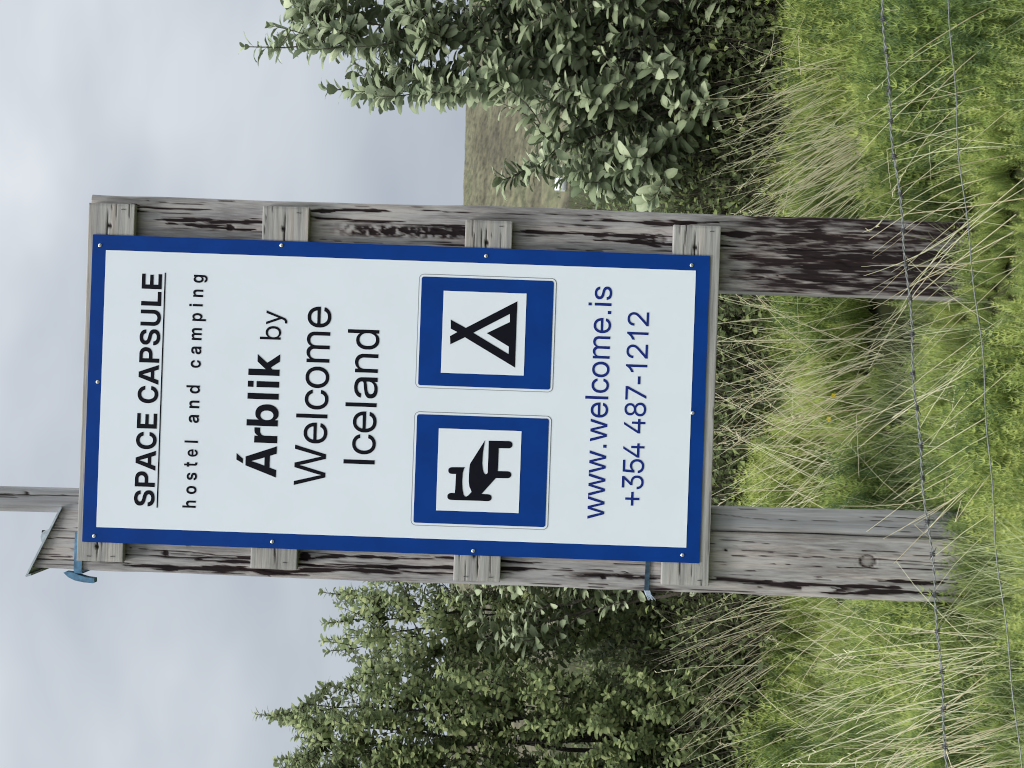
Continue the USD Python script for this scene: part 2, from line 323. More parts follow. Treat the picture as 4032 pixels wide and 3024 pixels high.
sign = thing('roadside_sign', 'white and blue roadside board with black lettering on grey weathered timber posts', 'sign')
RAILY, RAILT = 5.004, 0.034
POSTY = RAILY + RAILT + 0.003
def streaks(seed, thr, z_gain, xs=28, zs=2.6, amp=3.2):
    def fn(X, Z):
        n = 0.55 * nz(X * xs + seed * 3.1, Z * zs, seed, 3) + 0.45 * nz(X * 140 + seed, Z * 6, seed + 5, 4)
        return np.clip((n - thr(X, Z)) * amp * 2.2, 0, 1) * z_gain(X, Z)
    return fn
# right-hand post: thick dark-stained timber. Local z = 0 is 0.35 m under the ground.
Z0 = -0.35
PK = (POSTY) / F
def zw(b): return H - b * PK
kz_r = lambda b: zw(b) - Z0
rp_w = 300 * PK; rp_top = zw(-1688) - Z0
dark_low = lambda X, Z: np.clip(0.60 - 0.155 * sstep(Z, 1.45, 0.75) - 0.02 * sstep(np.abs(X - 0.03), 0.09, 0.0), 0.36, 1)
hz = zw(-420) - Z0
def right_stain(X, Z):
    a = streaks(3, dark_low, lambda X, Z: 0.95 + 0 * X, xs=55, zs=4.5)(X, Z)
    b = np.clip((nz(X * 75, Z * 60, 31, 3) - 0.33) * 5, 0, 1) * np.exp(-((X - 0.035) / 0.022) ** 4) * np.exp(-((Z - hz) / 0.24) ** 6) * 0.95
    c = streaks(17, lambda X, Z: 0.53 + 0 * X, lambda X, Z: np.exp(-((X - 0.035) / 0.04) ** 2) * 0.9, xs=40, zs=2.0)(X, Z) * (Z > 1.9)
    lowd = sstep(Z + 0.25 * (nz(X * 40, Z * 3, 8, 3) - 0.45), 1.45, 1.05) * (0.50 + 2.0 * (nz(X * 120 + 0.05 * np.sin(Z * 11), Z * 10, 44, 5) - 0.43))      # tarry soaking of the foot
    return np.maximum(np.maximum(np.maximum(a * 0.92, b), c), np.clip(lowd, 0, 0.88))
tm = timber(rp_top, rp_w, 0.20, 3, cracks=[(0.085, rp_top - 0.42, 0.42, 0.0028, 0.006), (0.06, rp_top - 1.4, 0.9, 0.0016, 0.003), (0.105, 1.5, 0.8, 0.0013, 0.003), (0.045, 1.2, 1.0, 0.0018, 0.004), (0.02, 0.4, 0.7, 0.004, 0.008), (-0.06, 0.3, 0.55, 0.003, 0.007), (0.09, 0.2, 0.5, 0.003, 0.006), (-0.09, 0.25, 0.4, 0.003, 0.006)],
            knots=[(0.085, rp_top - 0.15, 0.011, 'ring'), (0.03, rp_top - 0.46, 0.010, 'hole'), (0.035, zw(560) - Z0, 0.016, 'ring'), (0.02, 0.62, 0.02, 'ring')], streak=right_stain, hair=34, slits=[(0.10, rp_top - 1.0, 0.32, 0.005, 0.95), (0.075, rp_top - 1.05, 0.5, 0.004, 0.9), (0.05, rp_top - 0.62, 0.42, 0.007, 0.95), (0.03, rp_top - 0.55, 0.3, 0.006, 0.95), (0.03, kz_r(-30), 0.30, 0.008, 0.95), (0.055, kz_r(0), 0.34, 0.005, 0.95), (0.04, kz_r(560), 0.25, 0.007, 0.9), (0.045, kz_r(330), 0.3, 0.005, 0.85), (0.09, kz_r(820), 0.5, 0.006, 0.95), (0.02, kz_r(900), 0.5, 0.007, 0.95), (-0.04, kz_r(1500), 0.35, 0.012, 0.97), (-0.085, kz_r(1650), 0.5, 0.005, 0.95), (0.06, kz_r(1500), 0.7, 0.006, 0.95), (0.0, kz_r(1600), 0.5, 0.010, 0.97)])
rpx = (689 - 150) * PK
def xf_r(v):
    o = v.copy(); t = 1 - np.clip((v[:, 2]) / rp_top, 0, 1)
    o[:, 0] += rpx + 0.012 * t; o[:, 1] += POSTY; o[:, 2] += Z0
    ends = v[:, 2] > rp_top - 0.004
    o[ends, 2] += 0.012 * (meshkit.noise(np.stack([v[ends, 0] * 40, v[ends, 1] * 30, 0 * v[ends, 0]], -1), 2) - 0.5) - 0.004
    return o
post_r = put_timber('post', tm, 'weathered_post', sign, xf_r, label='timber post stained almost black near the ground')
# left-hand post, top cut on a slope and covered by a metal cap
lp_l, lp_r = -803, -555
lp_w = (lp_r - lp_l) * PK; lpx = (lp_l + lp_r) / 2 * PK
zl, zr = zw(-1865), zw(-1752)           # top at its left and right edge
lp_top = zl - Z0
def left_stain(X, Z):
    a = streaks(7, lambda X, Z: 0.55 + 0 * X, lambda X, Z: sstep(X, -0.02, -0.07) * 0.95 * sstep(Z, 2.9, 2.2), xs=42, zs=2.2)(X, Z)
    b = streaks(9, lambda X, Z: 0.60 + 0 * X, lambda X, Z: 0.85 + 0 * X, xs=45, zs=2.4)(X, Z)
    c = np.exp(-((X + 0.062 + 0.01 * np.sin(Z * 9)) / 0.009) ** 2) * sstep(Z, 0.72, 0.8) * sstep(Z, 1.3, 1.2) * 0.95 * (meshkit.fbm(np.stack([X * 40, 0 * X, Z * 9], -1), 3, 2) > 0.4)
    return np.maximum(np.maximum(a, b), c)
kz = lambda b: zw(b) - Z0
tm = timber(lp_top, lp_w, 0.18, 8, cracks=[(0.03, 0.1, 1.1, 0.0015, 0.004), (0.005, 0.3, 0.75, 0.0012, 0.003), (0.06, 0.2, 0.7, 0.0010, 0.002), (-0.03, 0.4, 0.5, 0.001, 0.003), (0.0, kz(-1400), 0.42, 0.0015, 0.003), (-0.045, kz(-700), 0.7, 0.003, 0.006), (-0.055, kz(-200), 0.6, 0.003, 0.006), (-0.02, kz(200), 0.6, 0.002, 0.004), (0.04, kz(-1600), 0.4, 0.001, 0.002), (-0.04, kz(-1760), 0.45, 0.0012, 0.002), (-0.075, kz(-900), 1.0, 0.0022, 0.004)],
            knots=[(-0.035, kz(-1340), 0.009, 'hole'), (-0.03, kz(-792), 0.014, 'hole'), (-0.06, kz(385), 0.008, 'hole'), (-0.068, kz(1005), 0.008, 'ring'), (0.025, kz(1423), 0.020, 'ring'), (0.045, kz(862), 0.004, 'hole')], streak=left_stain, hair=28, slits=[(-0.050, kz(300), 0.85, 0.006, 0.97), (-0.078, kz(-150), 0.75, 0.008, 0.97), (-0.085, kz(-760), 0.62, 0.007, 0.95), (-0.055, kz(-700), 0.45, 0.005, 0.95), (-0.03, kz(-330), 0.5, 0.005, 0.9), (-0.062, kz(640), 0.30, 0.005, 0.95), (-0.06, 0.62, 0.55, 0.006, 0.97), (-0.078, 0.52, 0.36, 0.008, 0.95), (-0.04, 0.40, 0.30, 0.005, 0.9), (-0.075, 0.35, 0.22, 0.006, 0.9), (-0.02, kz(120), 0.35, 0.004, 0.85), (0.0, kz(-900), 0.3, 0.004, 0.8)])
def xf_l(v):
    o = v.copy()
    t = np.clip(v[:, 2] / lp_top, 0, 1)
    o[:, 0] += lpx - 0.0 + 0.010 * t * (v[:, 0] < 0.05) * np.clip((0.05 - v[:, 0]) / 0.1, 0, 1)
    o[:, 1] += POSTY
    slope = zl + (zr - zl) * (v[:, 0] + lp_w / 2) / lp_w
    o[:, 2] = np.minimum(v[:, 2] + Z0, slope)
    return o
post_l = put_timber('post', tm, 'weathered_post', sign, xf_l, label='grey timber post with slanted metal-capped top')
def slab(p0, p1, y0, y1, th):
    """A plate whose edge runs from p0 to p1 in x, z, th thick, from y0 to y1."""
    d = unit(np.array(p1) - np.array(p0)); n = np.array([-d[1], d[0]]) * th
    q = [p0, p1, np.array(p1) + n, np.array(p0) + n]
    return trimesh.convex.convex_hull(np.array([[x, y, z] for x, z in q for y in (y0, y1)]))
pl, pr = (lp_l * PK - 0.012, zl + 0.0085), (lp_r * PK + 0.006, zr - 0.0015)
cap = put_tm('cap', slab(pl, pr, POSTY - 0.014, POSTY + 0.195, 0.006), 'galvanised', post_l)
lip = slab((pl[0], pl[1] - 0.012), (pl[0] + 0.006, pl[1] - 0.010), POSTY - 0.014, POSTY + 0.195, 0.018)
put_tm('cap_lip', lip, 'galvanised', post_l)
mid = np.array(pl) * 0.47 + np.array(pr) * 0.53
dn = unit(np.array([pr[0] - pl[0], pr[1] - pl[1]])); nn = np.array([-dn[1], dn[0]])
prof = [(-0.036, 0.0), (-0.026, 0.018), (-0.010, 0.029), (0.004, 0.031), (0.018, 0.020), (0.034, 0.0)]
pts = []
for yy, s in ((POSTY + 0.03, 0.8), (POSTY + 0.075, 1.0), (POSTY + 0.12, 0.8)):
    for t, h in prof: q = mid + dn * t * s + nn * (0.006 + h * s); pts.append((q[0], yy, q[1]))
put_tm('cap_knob', trimesh.convex.convex_hull(np.array(pts)), 'galvanised', post_l, smooth=35)
q = mid + dn * 0.000 + nn * 0.037
put_tm('cap_bolt', trimesh.creation.cylinder(0.006, 0.010, sections=8, transform=trimesh.transformations.translation_matrix((q[0], POSTY + 0.075, q[1]))), 'dark_iron', post_l)

# four rails behind the board
rails = [(-1690, -1508, -755, 655, 1), (-1005, -822, -760, 667, 2), (-205, -20, -781, 640, 3), (615, 801, -768, 649, 4)]
rk = RAILY / F
for b0, b1, a0, a1, sd in rails:
    hgt, ln = (b1 - b0) * rk, (a1 - a0) * rk
    rng = np.random.default_rng(sd)
    cr = [((-0.004 + 0.02 * rng.random()), 0.0, ln * 0.2, 0.0022, 0.003), (0.0 + 0.01 * rng.random(), ln * 0.72, ln * 0.28, 0.002, 0.003)]
    kn = [(0.01, 0.04 + 0.05 * rng.random(), 0.006, 'hole'), (0.005, ln - 0.07, 0.006, 'hole')]
    tm = timber(ln, hgt, RAILT, 20 + sd, res=(0.003, 0.012), hair=25, cracks=cr, knots=kn, rough=0.0012, bevel=0.003)
    def xf_rail(v, a0=a0, b0=b0, b1=b1):
        return np.stack([v[:, 2] + a0 * rk, v[:, 1] + RAILY, H - (b0 + b1) / 2 * rk + v[:, 0]], -1)
    v, f, st = tm
    r = put_timber('rail', (v, f[:, ::-1], st), 'weathered_rail', sign, xf_rail)
    for side in (-1, 1):                                        # old wire staples left in the rail ends
        for k in range(2):
            if rng.random() < 0.25: continue
            sx = (a1 if side > 0 else a0) * rk - side * (0.012 + 0.012 * rng.random()); sz = H - (b0 + (b1 - b0) * (0.22 + 0.5 * k + 0.1 * rng.random())) * rk
            s_, f_ = tube([(sx, RAILY + 0.004, sz - 0.006), (sx, RAILY - 0.0022, sz - 0.006), (sx + 0.001, RAILY - 0.0022, sz + 0.006), (sx, RAILY + 0.004, sz + 0.006)], 0.0009, 4)
            put('staple', s_, f_, 'dark_iron', r)

# the board: blue sheet, white field, lettering and pictograms laid on it
def rbox(a0, b0, a1, b1, r=0.0):
    g = sbox(min(a0, a1), min(b0, b1), max(a0, a1), max(b0, b1))
    return g.buffer(-r).buffer(r, quad_segs=8) if r else g
def plate(poly, y, th=0.0012):
    """Extrudes a polygon given in board pixels (a right, b down) to a thin plate whose front lies at depth y."""
    ms = []
    for g in getattr(poly, 'geoms', [poly]):
        m = trimesh.creation.extrude_polygon(g, th, engine='earcut')
        vv = m.vertices
        ms.append(trimesh.Trimesh(np.stack([vv[:, 0] * K, y + vv[:, 2], H - vv[:, 1] * K], -1), m.faces, process=False))
    m = trimesh.util.concatenate(ms); m.fix_normals()
    return m
panel = put_tm('panel', plate(rbox(-680, -1670, 531.5, 762, 3), 5.0, 0.0035), 'panel_blue', sign)
put_tm('white_field', plate(rbox(-620, -1616, 471.5, 708), 4.9988, 0.0010), 'panel_white', panel)

from PIL import Image, ImageDraw, ImageFont
FONT = glob.glob('/opt/blender-*/*/datafiles/fonts/Inter.woff2')[0]
# advance width, ink left, ink right, ink bottom, ink top of each letter of the sign's grotesque face, in 1/2048 em
THIN = {'W': (1933, 18, 1916, 0, 1466), 'e': (1139, 76, 1054, -24, 1086), 'l': (455, 131, 315, 0, 1466), 'c': (1024, 80, 1009, -24, 1086), 'o': (1139, 68, 1074, -24, 1086), 'm': (1706, 135, 1578, 0, 1086),
        'I': (569, 191, 386, 0, 1466), 'a': (1139, 74, 1052, -24, 1086), 'n': (1139, 135, 1004, 0, 1086), 'd': (1139, 70, 992, -24, 1466), 'b': (1139, 134, 1059, -24, 1466), 'y': (1024, 30, 992, -431, 1062),
        'w': (1479, 8, 1470, 0, 1062), '.': (569, 186, 381, 0, 205), 'i': (455, 136, 316, 0, 1466), 's': (1024, 63, 933, -24, 1086), '+': (1196, 114, 1080, 237, 1206), '3': (1139, 86, 1049, -25, 1472),
        '5': (1139, 85, 1062, -25, 1447), '4': (1139, 26, 1038, 0, 1466), '8': (1139, 83, 1055, -25, 1472), '7': (1139, 97, 1047, 0, 1447), '1': (1139, 223, 763, 0, 1472), '2': (1139, 62, 1032, 0, 1472), '-': (682, 65, 618, 440, 621), ' ': (569, 0, 0, 0, 0)}
BOLD = {'S': (1366, 73, 1259, -25, 1491), 'P': (1366, 150, 1282, 0, 1466), 'A': (1479, 0, 1471, 0, 1466), 'C': (1479, 94, 1369, -25, 1491), 'E': (1366, 149, 1264, 0, 1466), 'U': (1479, 145, 1327, -25, 1466), 'L': (1251, 157, 1197, 0, 1466),
        'Á': (1479, 0, 1471, 0, 1885), 'r': (797, 136, 855, 0, 1086), 'b': (1251, 134, 1163, -24, 1466), 'l': (569, 147, 428, 0, 1466), 'i': (569, 147, 428, 0, 1466), 'k': (1139, 136, 1151, 0, 1466), 'h': (1251, 145, 1107, 0, 1466),
        'o': (1251, 82, 1174, -24, 1086), 's': (1139, 49, 1059, -24, 1086), 't': (682, 42, 659, -18, 1420), 'e': (1139, 70, 1061, -24, 1086), 'a': (1139, 74, 1072, -24, 1086), 'n': (1251, 143, 1101, 0, 1086), 'd': (1251, 83, 1113, -24, 1466),
        'c': (1139, 85, 1093, -24, 1086), 'm': (1821, 126, 1683, 0, 1086), 'p': (1251, 138, 1166, -407, 1086), 'g': (1251, 86, 1114, -431, 1086), ' ': (569, 0, 0, 0, 0)}
def glyphs(text, table, weight, spacing=0.0, size=360):
    font = ImageFont.truetype(FONT, size); font.set_variation_by_axes([28, weight])
    shapes, x = [], 0.0
    for t in text:
        adv, l, r, lo, hi = table[t]
        if t in 'lI': g = sbox(l, -hi, r, -lo)
        elif t == 'i': g = sbox(l, -1062, r, 0).union(sbox(l, -1466, r, -1466 + 207 + 0.5 * (r - l - 180)))
        elif t == '1': g = Polygon([(763, 0), (583, 0), (583, -1147), (500, -1080), (365, -985), (223, -921), (223, -1095), (420, -1210), (560, -1340), (646, -1472), (763, -1472)])
        elif t == '.': g = sbox(l, -hi, r, -lo)
        elif t == '-': g = sbox(l, -hi, r, -lo)
        elif t == '+': g = sbox(l, -805, r, -640).union(sbox((l + r) / 2 - 82, -hi, (l + r) / 2 + 82, -lo))
        elif t != ' ':
            x0, y0, x1, y1 = font.getbbox(t, anchor='ls')
            im = Image.new('L', (x1 - x0 + 8, y1 - y0 + 8)); ImageDraw.Draw(im).text((4 - x0, 4 - y0), t, 255, font, anchor='ls')
            on = np.pad(np.asarray(im) > 127, ((0, 0), (1, 1))).astype(np.int8)
            rows, st = np.nonzero(np.diff(on, axis=1) == 1); en = np.nonzero(np.diff(on, axis=1) == -1)[1]
            g = union_all(shapely.box(st, rows, en, rows + 1)).buffer(1.0).buffer(-1.0).simplify(0.9)
            gx0, gy0, gx1, gy1 = g.bounds
            kx, ky = (r - l) / (gx1 - gx0), (hi - lo) / (gy1 - gy0)
            g = affinity.affine_transform(g, [kx, 0, 0, ky, l - gx0 * kx, -hi - gy0 * ky])
        if t != ' ': shapes.append(affinity.translate(g, x, 0))
        x += adv + spacing
    return shapes
def lettering(text, a0, a1, base, cap_px, table, weight, spacing=0.0, mat='letter_black', label=None):
    g = glyphs(text, table, weight, spacing)
    x0, x1 = g[0].bounds[0], g[-1].bounds[2]
    sx, sy = (a1 - a0) / (x1 - x0), cap_px / 1466
    for q in g: put_tm('letter', plate(affinity.affine_transform(q, [sx, 0, 0, sy, a0 - x0 * sx, base]), 4.9978, 0.0009), mat, panel)
lettering('SPACE CAPSULE', -531, 383.5, -1392, 78, BOLD, 680)
put_tm('underline', plate(rbox(-535, -1381.5, 390, -1377), 4.9978, 0.0009), 'letter_black', panel)
lettering('hostel', -531, -267, -1228, 52.5, BOLD, 640, 660)
lettering('and', -196.7, -49.3, -1228, 52.5, BOLD, 640, 660)
lettering('camping', 20, 386, -1228, 52.5, BOLD, 640, 660)
lettering('Árblik', -400, 84, -916.5, 122.5, BOLD, 720)
lettering('by', 142, 256, -917, 81, THIN, 400)
lettering('Welcome', -427.3, 277.5, -722.3, 122.5, THIN, 410)
lettering('Iceland', -335.6, 193.2, -530, 122.5, THIN, 410)
lettering('www.welcome.is', -519.4, 396.3, 379.7, 90, THIN, 410, mat='letter_navy')
lettering('+354 487-1212', -462.2, 300, 529.5, 83.5, THIN, 400, mat='letter_navy')
def pictogram(outer, field):
    a0, b0, a1, b1 = outer
    o = rbox(a0, b0, a1, b1, 20)
    put_tm('pictogram_outline', plate(o.difference(o.buffer(-1.7)), 4.9978, 0.0009), 'outline_grey', panel)
    put_tm('pictogram_rim', plate(o.buffer(-1.8), 4.9980, 0.0007), 'symbol_white', panel)
    put_tm('pictogram_plate', plate(rbox(a0 + 10.5, b0 + 10.5, a1 - 10.5, b1 - 10.5, 9), 4.9970, 0.0009), 'panel_blue', panel)
    put_tm('pictogram_field', plate(rbox(*field), 4.9960, 0.0009), 'symbol_white', panel)
def zoompoly(pts, x0, y0, s): return [tuple(p) for p in z2ab(*np.array([(x0 + px / s, y0 + py / s) for px, py in pts]).T)]
pictogram((-27.5, -380, 421, 161), (34.5, -281.5, 357.4, 44.9))
tent = Polygon(zoompoly([(1420, 445), (760, 785), (570, 680), (570, 795), (652, 838), (560, 890), (563, 995), (750, 905), (1390, 1292)], 1600, 1050, 3.2533),
               [zoompoly([(857, 848), (1327, 605), (1327, 710), (1030, 852), (1313, 1025), (1310, 1122)], 1600, 1050, 3.2533)])
put_tm('tent_symbol', plate(tent, 4.9950, 0.0009), 'letter_black', panel)
pictogram((-569, -379.5, -121, 160.5), (-507, -281.6, -184, 43.9))
def arc(cx, cy, r, a0, a1, n=8): return [(cx + r * math.cos(math.radians(a)), cy + r * math.sin(math.radians(a))) for a in np.linspace(a0, a1, n)]
bench = ([(735, 828)] + arc(568, 869, 42, -90, -270) + [(625, 912), (610, 1152)] + arc(557, 1194, 43, -90, -270) + [(1028, 1253)] + arc(1028, 1210, 43, 90, -90)
         + [(943, 1163), (1125, 962)] + [(1275, 965)] + arc(1275, 922, 43, 90, -90) + [(1148, 876), (1160, 587)] + [(1288, 590)] + arc(1288, 545, 45, 90, -90)
         + [(1035, 496), (1022, 895), (1012, 910), (995, 917), (975, 900), (962, 860), (953, 780), (962, 640), (975, 560), (987, 490), (800, 785), (790, 850), (785, 1000), (790, 1065), (812, 1115), (818, 1138), (775, 1183), (755, 1195), (735, 1193), (718, 1170), (706, 1110), (700, 1010), (708, 900), (722, 850)])
put_tm('hostel_symbol', plate(Polygon(zoompoly(bench, 1600, 1580, 3.19)).buffer(0), 4.9950, 0.0009), 'letter_black', panel)
for sx, sy in [(216, 530), (608, 530), (1050, 553), (1494, 573), (211, 825), (203, 1158), (588, 1170), (1022, 1190), (1474, 1199), (1496, 892)]:
    a, b = z2ab(sx * D, sy * D)
    hd = trimesh.creation.icosphere(2, 0.0062); hd.vertices[:, 1] *= 0.5
    slot = trimesh.creation.box((0.0078, 0.003, 0.0011)); slot.apply_transform(trimesh.transformations.rotation_matrix(sx * 0.7, (0, 1, 0))); slot.apply_translation((0, -0.0022, 0))
    o = ab(a, b, 4.9995); hd.apply_translation(o); slot.apply_translation(o)
    s = put_tm('screw', hd, 'screw_steel', sign, smooth=True)
    put_tm('slot', slot, 'dark_iron', s)

# blue straps round the left-hand post
sx0 = lp_l * PK
def band(z, hgt, x1, mat='strap_blue', name='strap', off=0.004, wob=0.0):
    p = [(x1, POSTY - off), (sx0 - off + 0.012, POSTY - off), (sx0 - off + 0.004, POSTY + 0.006), (sx0 - off + 0.003, POSTY + 0.18 + off)]
    vs = []
    for i, (x, y) in enumerate(p):
        dz = wob * math.sin(i * 2.1)
        for (o, zz) in ((0, 0), (0, 1), (0.0025, 1), (0.0025, 0)):
            dx, dy = (0, -o) if i < 2 else (-o, -o * 0.3)
            vs.append((x + dx, y + dy, z + hgt * (zz - 0.5) + dz))
    f = []
    for i in range(len(p) - 1):
        for k in range(4): f.append((i * 4 + k, i * 4 + (k + 1) % 4, i * 4 + 4 + (k + 1) % 4, i * 4 + 4 + k))
    f += [(0, 1, 2, 3), (12, 15, 14, 13)]
    m = trimesh.Trimesh(np.array(vs), np.vstack([np.array(f)[:, [0, 1, 2]], np.array(f)[:, [0, 2, 3]]]), process=False); m.fix_normals()
    return put_tm(name, m, mat, sign, label='faded blue strap round the metal-capped post')
zst = zw(-1690)
st1 = band(zst - 0.007, 0.026, lpx + 0.03)
# bent blue blade clipped over the strap, at the left edge of the post
bl = [(0.002, 0.048), (-0.015, 0.030), (-0.027, 0.004), (-0.033, -0.030), (-0.035, -0.064), (-0.033, -0.068)]
inn = [(0.006, 0.040), (0.003, 0.012), (-0.006, -0.012), (-0.013, -0.036), (-0.015, -0.052), (-0.0165, -0.067)]
pg = affinity.scale(Polygon(bl + inn[::-1]), 0.85, 0.88, origin=(0, 0))
m = trimesh.creation.extrude_polygon(pg, 0.035, engine='earcut')
vv = m.vertices; m = trimesh.Trimesh(np.stack([vv[:, 0] + sx0 - 0.003, POSTY + 0.004 + vv[:, 2], vv[:, 1] + zst], -1), m.faces, process=False); m.fix_normals()
put_tm('blade', m, 'strap_blue', st1)
zs2 = (zw(560))
st2 = band(zs2, 0.015, lpx + 0.06, mat='strap_dark', off=0.003, wob=0.003)
frp = []
rng = np.random.default_rng(4)
for k in range(9):
    z = zs2 + 0.008 - 0.002 * k; x = sx0 - 0.006
    frp.append(tube([(x + 0.014, POSTY - 0.005, z), (x + 0.002, POSTY - 0.006, z - 0.003), (x - 0.006 - 0.012 * rng.random(), POSTY - 0.002, z - 0.010 - 0.012 * rng.random())], [0.0018, 0.0015, 0.0006], 4))
put('frayed_end', *join(frp), 'strap_frayed', st2)

# tall narrow pole beside the left-hand post
pole = thing('wooden_pole', 'tall narrow squared grey pole rising past the top edge beside the metal-capped post', 'pole')
pw = 94 * PK
tm = timber(3.9, pw, 0.075, 41, hair=10, res=(0.0035, 0.012), cracks=[(0.014, 2.8, 0.9, 0.0018, 0.004), (-0.01, 0.45, 0.22, 0.0012, 0.002), (0.02, 3.2, 0.5, 0.001, 0.002)],
            knots=[(0.022, 3.42, 0.006, 'hole'), (0.026, 3.55, 0.004, 'hole')], rough=0.0015, bevel=0.014)
put_timber('shaft', tm, 'weathered_pole', pole, lambda v: np.stack([v[:, 0] + (-501 - 22 * np.clip((v[:, 2] - 1.0) / 2.35, -0.4, 1.2)) * PK, v[:, 1] + POSTY + 0.002, v[:, 2] - 0.3], -1))

# ------------------------------------------------------------------ foliage
TX = np.array([0.0, 0.10, 0.30, 0.58, 0.84, 1.0]); TW = np.array([0.012, 0.03, 0.195, 0.235, 0.165, 0.0])
def leaf_batch(P, Dr, N, L, W, curl, fold, rows=6):
    """n leaves as an array (n, rows*3, 3) and the shared triangles; a leaf runs from P along Dr, its upper face towards N, its tip curling down."""
    n = len(P); Dr = unit(Dr); S = unit(np.cross(N, Dr)); N = np.cross(Dr, S)
    x, w = (TX, TW) if rows == 6 else (np.array([0, 0.45, 1.0]), np.array([0.03, 0.24, 0.0]))
    r = len(x); V = np.zeros((n, r, 3, 3))
    th = curl[:, None] * x[None]
    cx = np.where(np.abs(curl[:, None]) > 1e-3, np.sin(th) / curl[:, None], x[None]); cz = -(1 - np.cos(th)) / curl[:, None]
    for k, s in enumerate((-1, 0, 1)):
        V[:, :, k] = P[:, None] + L[:, None, None] * (cx[..., None] * Dr[:, None] + (cz + fold[:, None] * abs(s) * w[None] * 1.0)[..., None] * N[:, None] + (s * w[None] * W[:, None])[..., None] * S[:, None])
    f = []
    for i in range(r - 1):
        for k in range(2):
            a = i * 3 + k
            if i < r - 2: f += [(a, a + 3, a + 4), (a, a + 4, a + 1)]
            else: f += [(a, a + 4, a + 1)]
    return V.reshape(n, r * 3, 3), np.array(f)
def sample_poly(poly, n, rng):
    x0, y0, x1, y1 = poly.bounds; out = np.zeros((0, 2))
    while len(out) < n:
        q = np.stack([rng.uniform(x0, x1, 4 * n), rng.uniform(y0, y1, 4 * n)], -1)
        out = np.vstack([out, q[shapely.contains_xy(poly, q[:, 0], q[:, 1])]])
    return out[:n]
def shrub(name, label, cat, root_px, polys, Y, dY, stems, tw_len, leaf_len, leaf_n, mat, bark, seed, width=1.0, ntop=300, curl=(0.5, 1.3), part='leaf', rows=6, up=0.35, tint0=0.0, sidebias=0.9, fold=(0.15, 0.5), thick=0.012):
    """A shrub: stems from the ground into the crown, twigs to points spread through the crown's volume, leaves along the twigs."""
    rng = np.random.default_rng(seed)
    t = thing(name, label, cat)
    root = at(*root_px, Y); root[2] = ground_z(root[0], root[1]) - 0.05
    lines, tubes = [], []
    for tip in stems:
        e = at(tip[0], tip[1], Y + (tip[2] if len(tip) > 2 else rng.uniform(-dY, dY) * 0.5))
        b = root + np.array([rng.normal(0, 0.10), rng.normal(0, 0.08), 0])
        c = b * 0.45 + e * 0.55 + np.array([(b[0] - e[0]) * 0.12, 0, 0.10])
        s = np.linspace(0, 1, 14)[:, None]
        ln = (1 - s) ** 2 * b + 2 * s * (1 - s) * c + s ** 2 * e + rng.normal(0, 0.006, (14, 3))
        lines.append(ln); tubes.append(tube(ln, np.linspace(thick, 0.0022, 14), 6))
    for v_, f_ in tubes: put('branch', v_, f_, bark, t)
    allp = np.vstack([l[3:] for l in lines]); tw, tips = [], []
    for poly, n in polys:
        q = sample_poly(Polygon(poly), n, rng)
        for px, py in q: tips.append(at(px, py, Y + rng.uniform(-dY, dY)))
    tips += [l[-1] + np.array([0, 0, 0.01]) for l in lines]
    LP, LD, LN, LL = [], [], [], []
    for e in tips:
        d2 = np.linalg.norm((allp - e) * [1, 0.8, 1], axis=1) + np.where(allp[:, 2] > e[2] - 0.08, 0.6, 0) + np.abs((e[2] - allp[:, 2]) - tw_len * 0.8) * 0.6
        b = allp[np.argmin(d2)]
        ln_ = np.linalg.norm(e - b)
        if ln_ < 0.05: b = e - np.array([rng.normal(0, .03), rng.normal(0, .03), 0.12]); ln_ = 0.13
        c = b * 0.5 + e * 0.5 + np.array([(e[0] - b[0]) * 0.25, (e[1] - b[1]) * 0.25, -0.10 * ln_])
        s = np.linspace(0, 1, 7)[:, None]
        p = (1 - s) ** 2 * b + 2 * s * (1 - s) * c + s ** 2 * e
        tw.append(tube(p, np.linspace(0.0035, 0.001, 7), 4, cap=False))
        tl = min(tw_len, ln_); k = max(4, int(leaf_n * rng.uniform(0.7, 1.2)))
        u = 1 - (tl / ln_) * np.linspace(0.0, 1.0, k) ** 1.15
        pos = (1 - u)[:, None] ** 2 * b + 2 * (u * (1 - u))[:, None] * c + u[:, None] ** 2 * e
        tan = unit(2 * (1 - u)[:, None] * (c - b) + 2 * u[:, None] * (e - c))
        ph = np.arange(k) * 2.4 + rng.uniform(0, 6.28)
        a1 = unit(np.cross(tan, np.array([0.2, 1.0, 0.1]))); a2 = np.cross(tan, a1)
        out = np.cos(ph)[:, None] * a1 + np.sin(ph)[:, None] * a2
        spread = np.linspace(0.45, 1.25, k)[:, None] * sidebias
        LP.append(pos); LD.append(tan * 0.75 + out * spread + np.array([0, 0, up]) + rng.normal(0, 0.16, (k, 3)))
        LN.append(tan * 0.7 - out * 0.35 + np.array([0, -0.25, 0.9]) + rng.normal(0, 0.25, (k, 3)))
        LL.append(leaf_len * rng.uniform(0.62, 1.18, k) * np.clip(0.68 + np.arange(k) * 0.10, 0, 1))
    v_, f_ = join(tw); put('twigs', v_, f_, bark, t, kind='stuff')
    P, Dv, N, L = np.vstack(LP), np.vstack(LD), np.vstack(LN), np.concatenate(LL)
    n = len(P)
    V, f = leaf_batch(P, Dv, N, L, width * rng.uniform(0.85, 1.2, n), rng.uniform(curl[0], curl[1], n), rng.uniform(fold[0], fold[1], n), rows)
    tint = np.clip(0.5 + tint0 + rng.normal(0, 0.22, n), 0, 1)
    px, py = project(P)
    vis = (px > 0) & (px < 4032) & (py > 0) & (py < 3024)
    score = np.where(vis, L / P[:, 1] - 0.012 * (P[:, 1] - Y), -1)
    order = np.argsort(-score); big, rest = order[:ntop], order[ntop:]
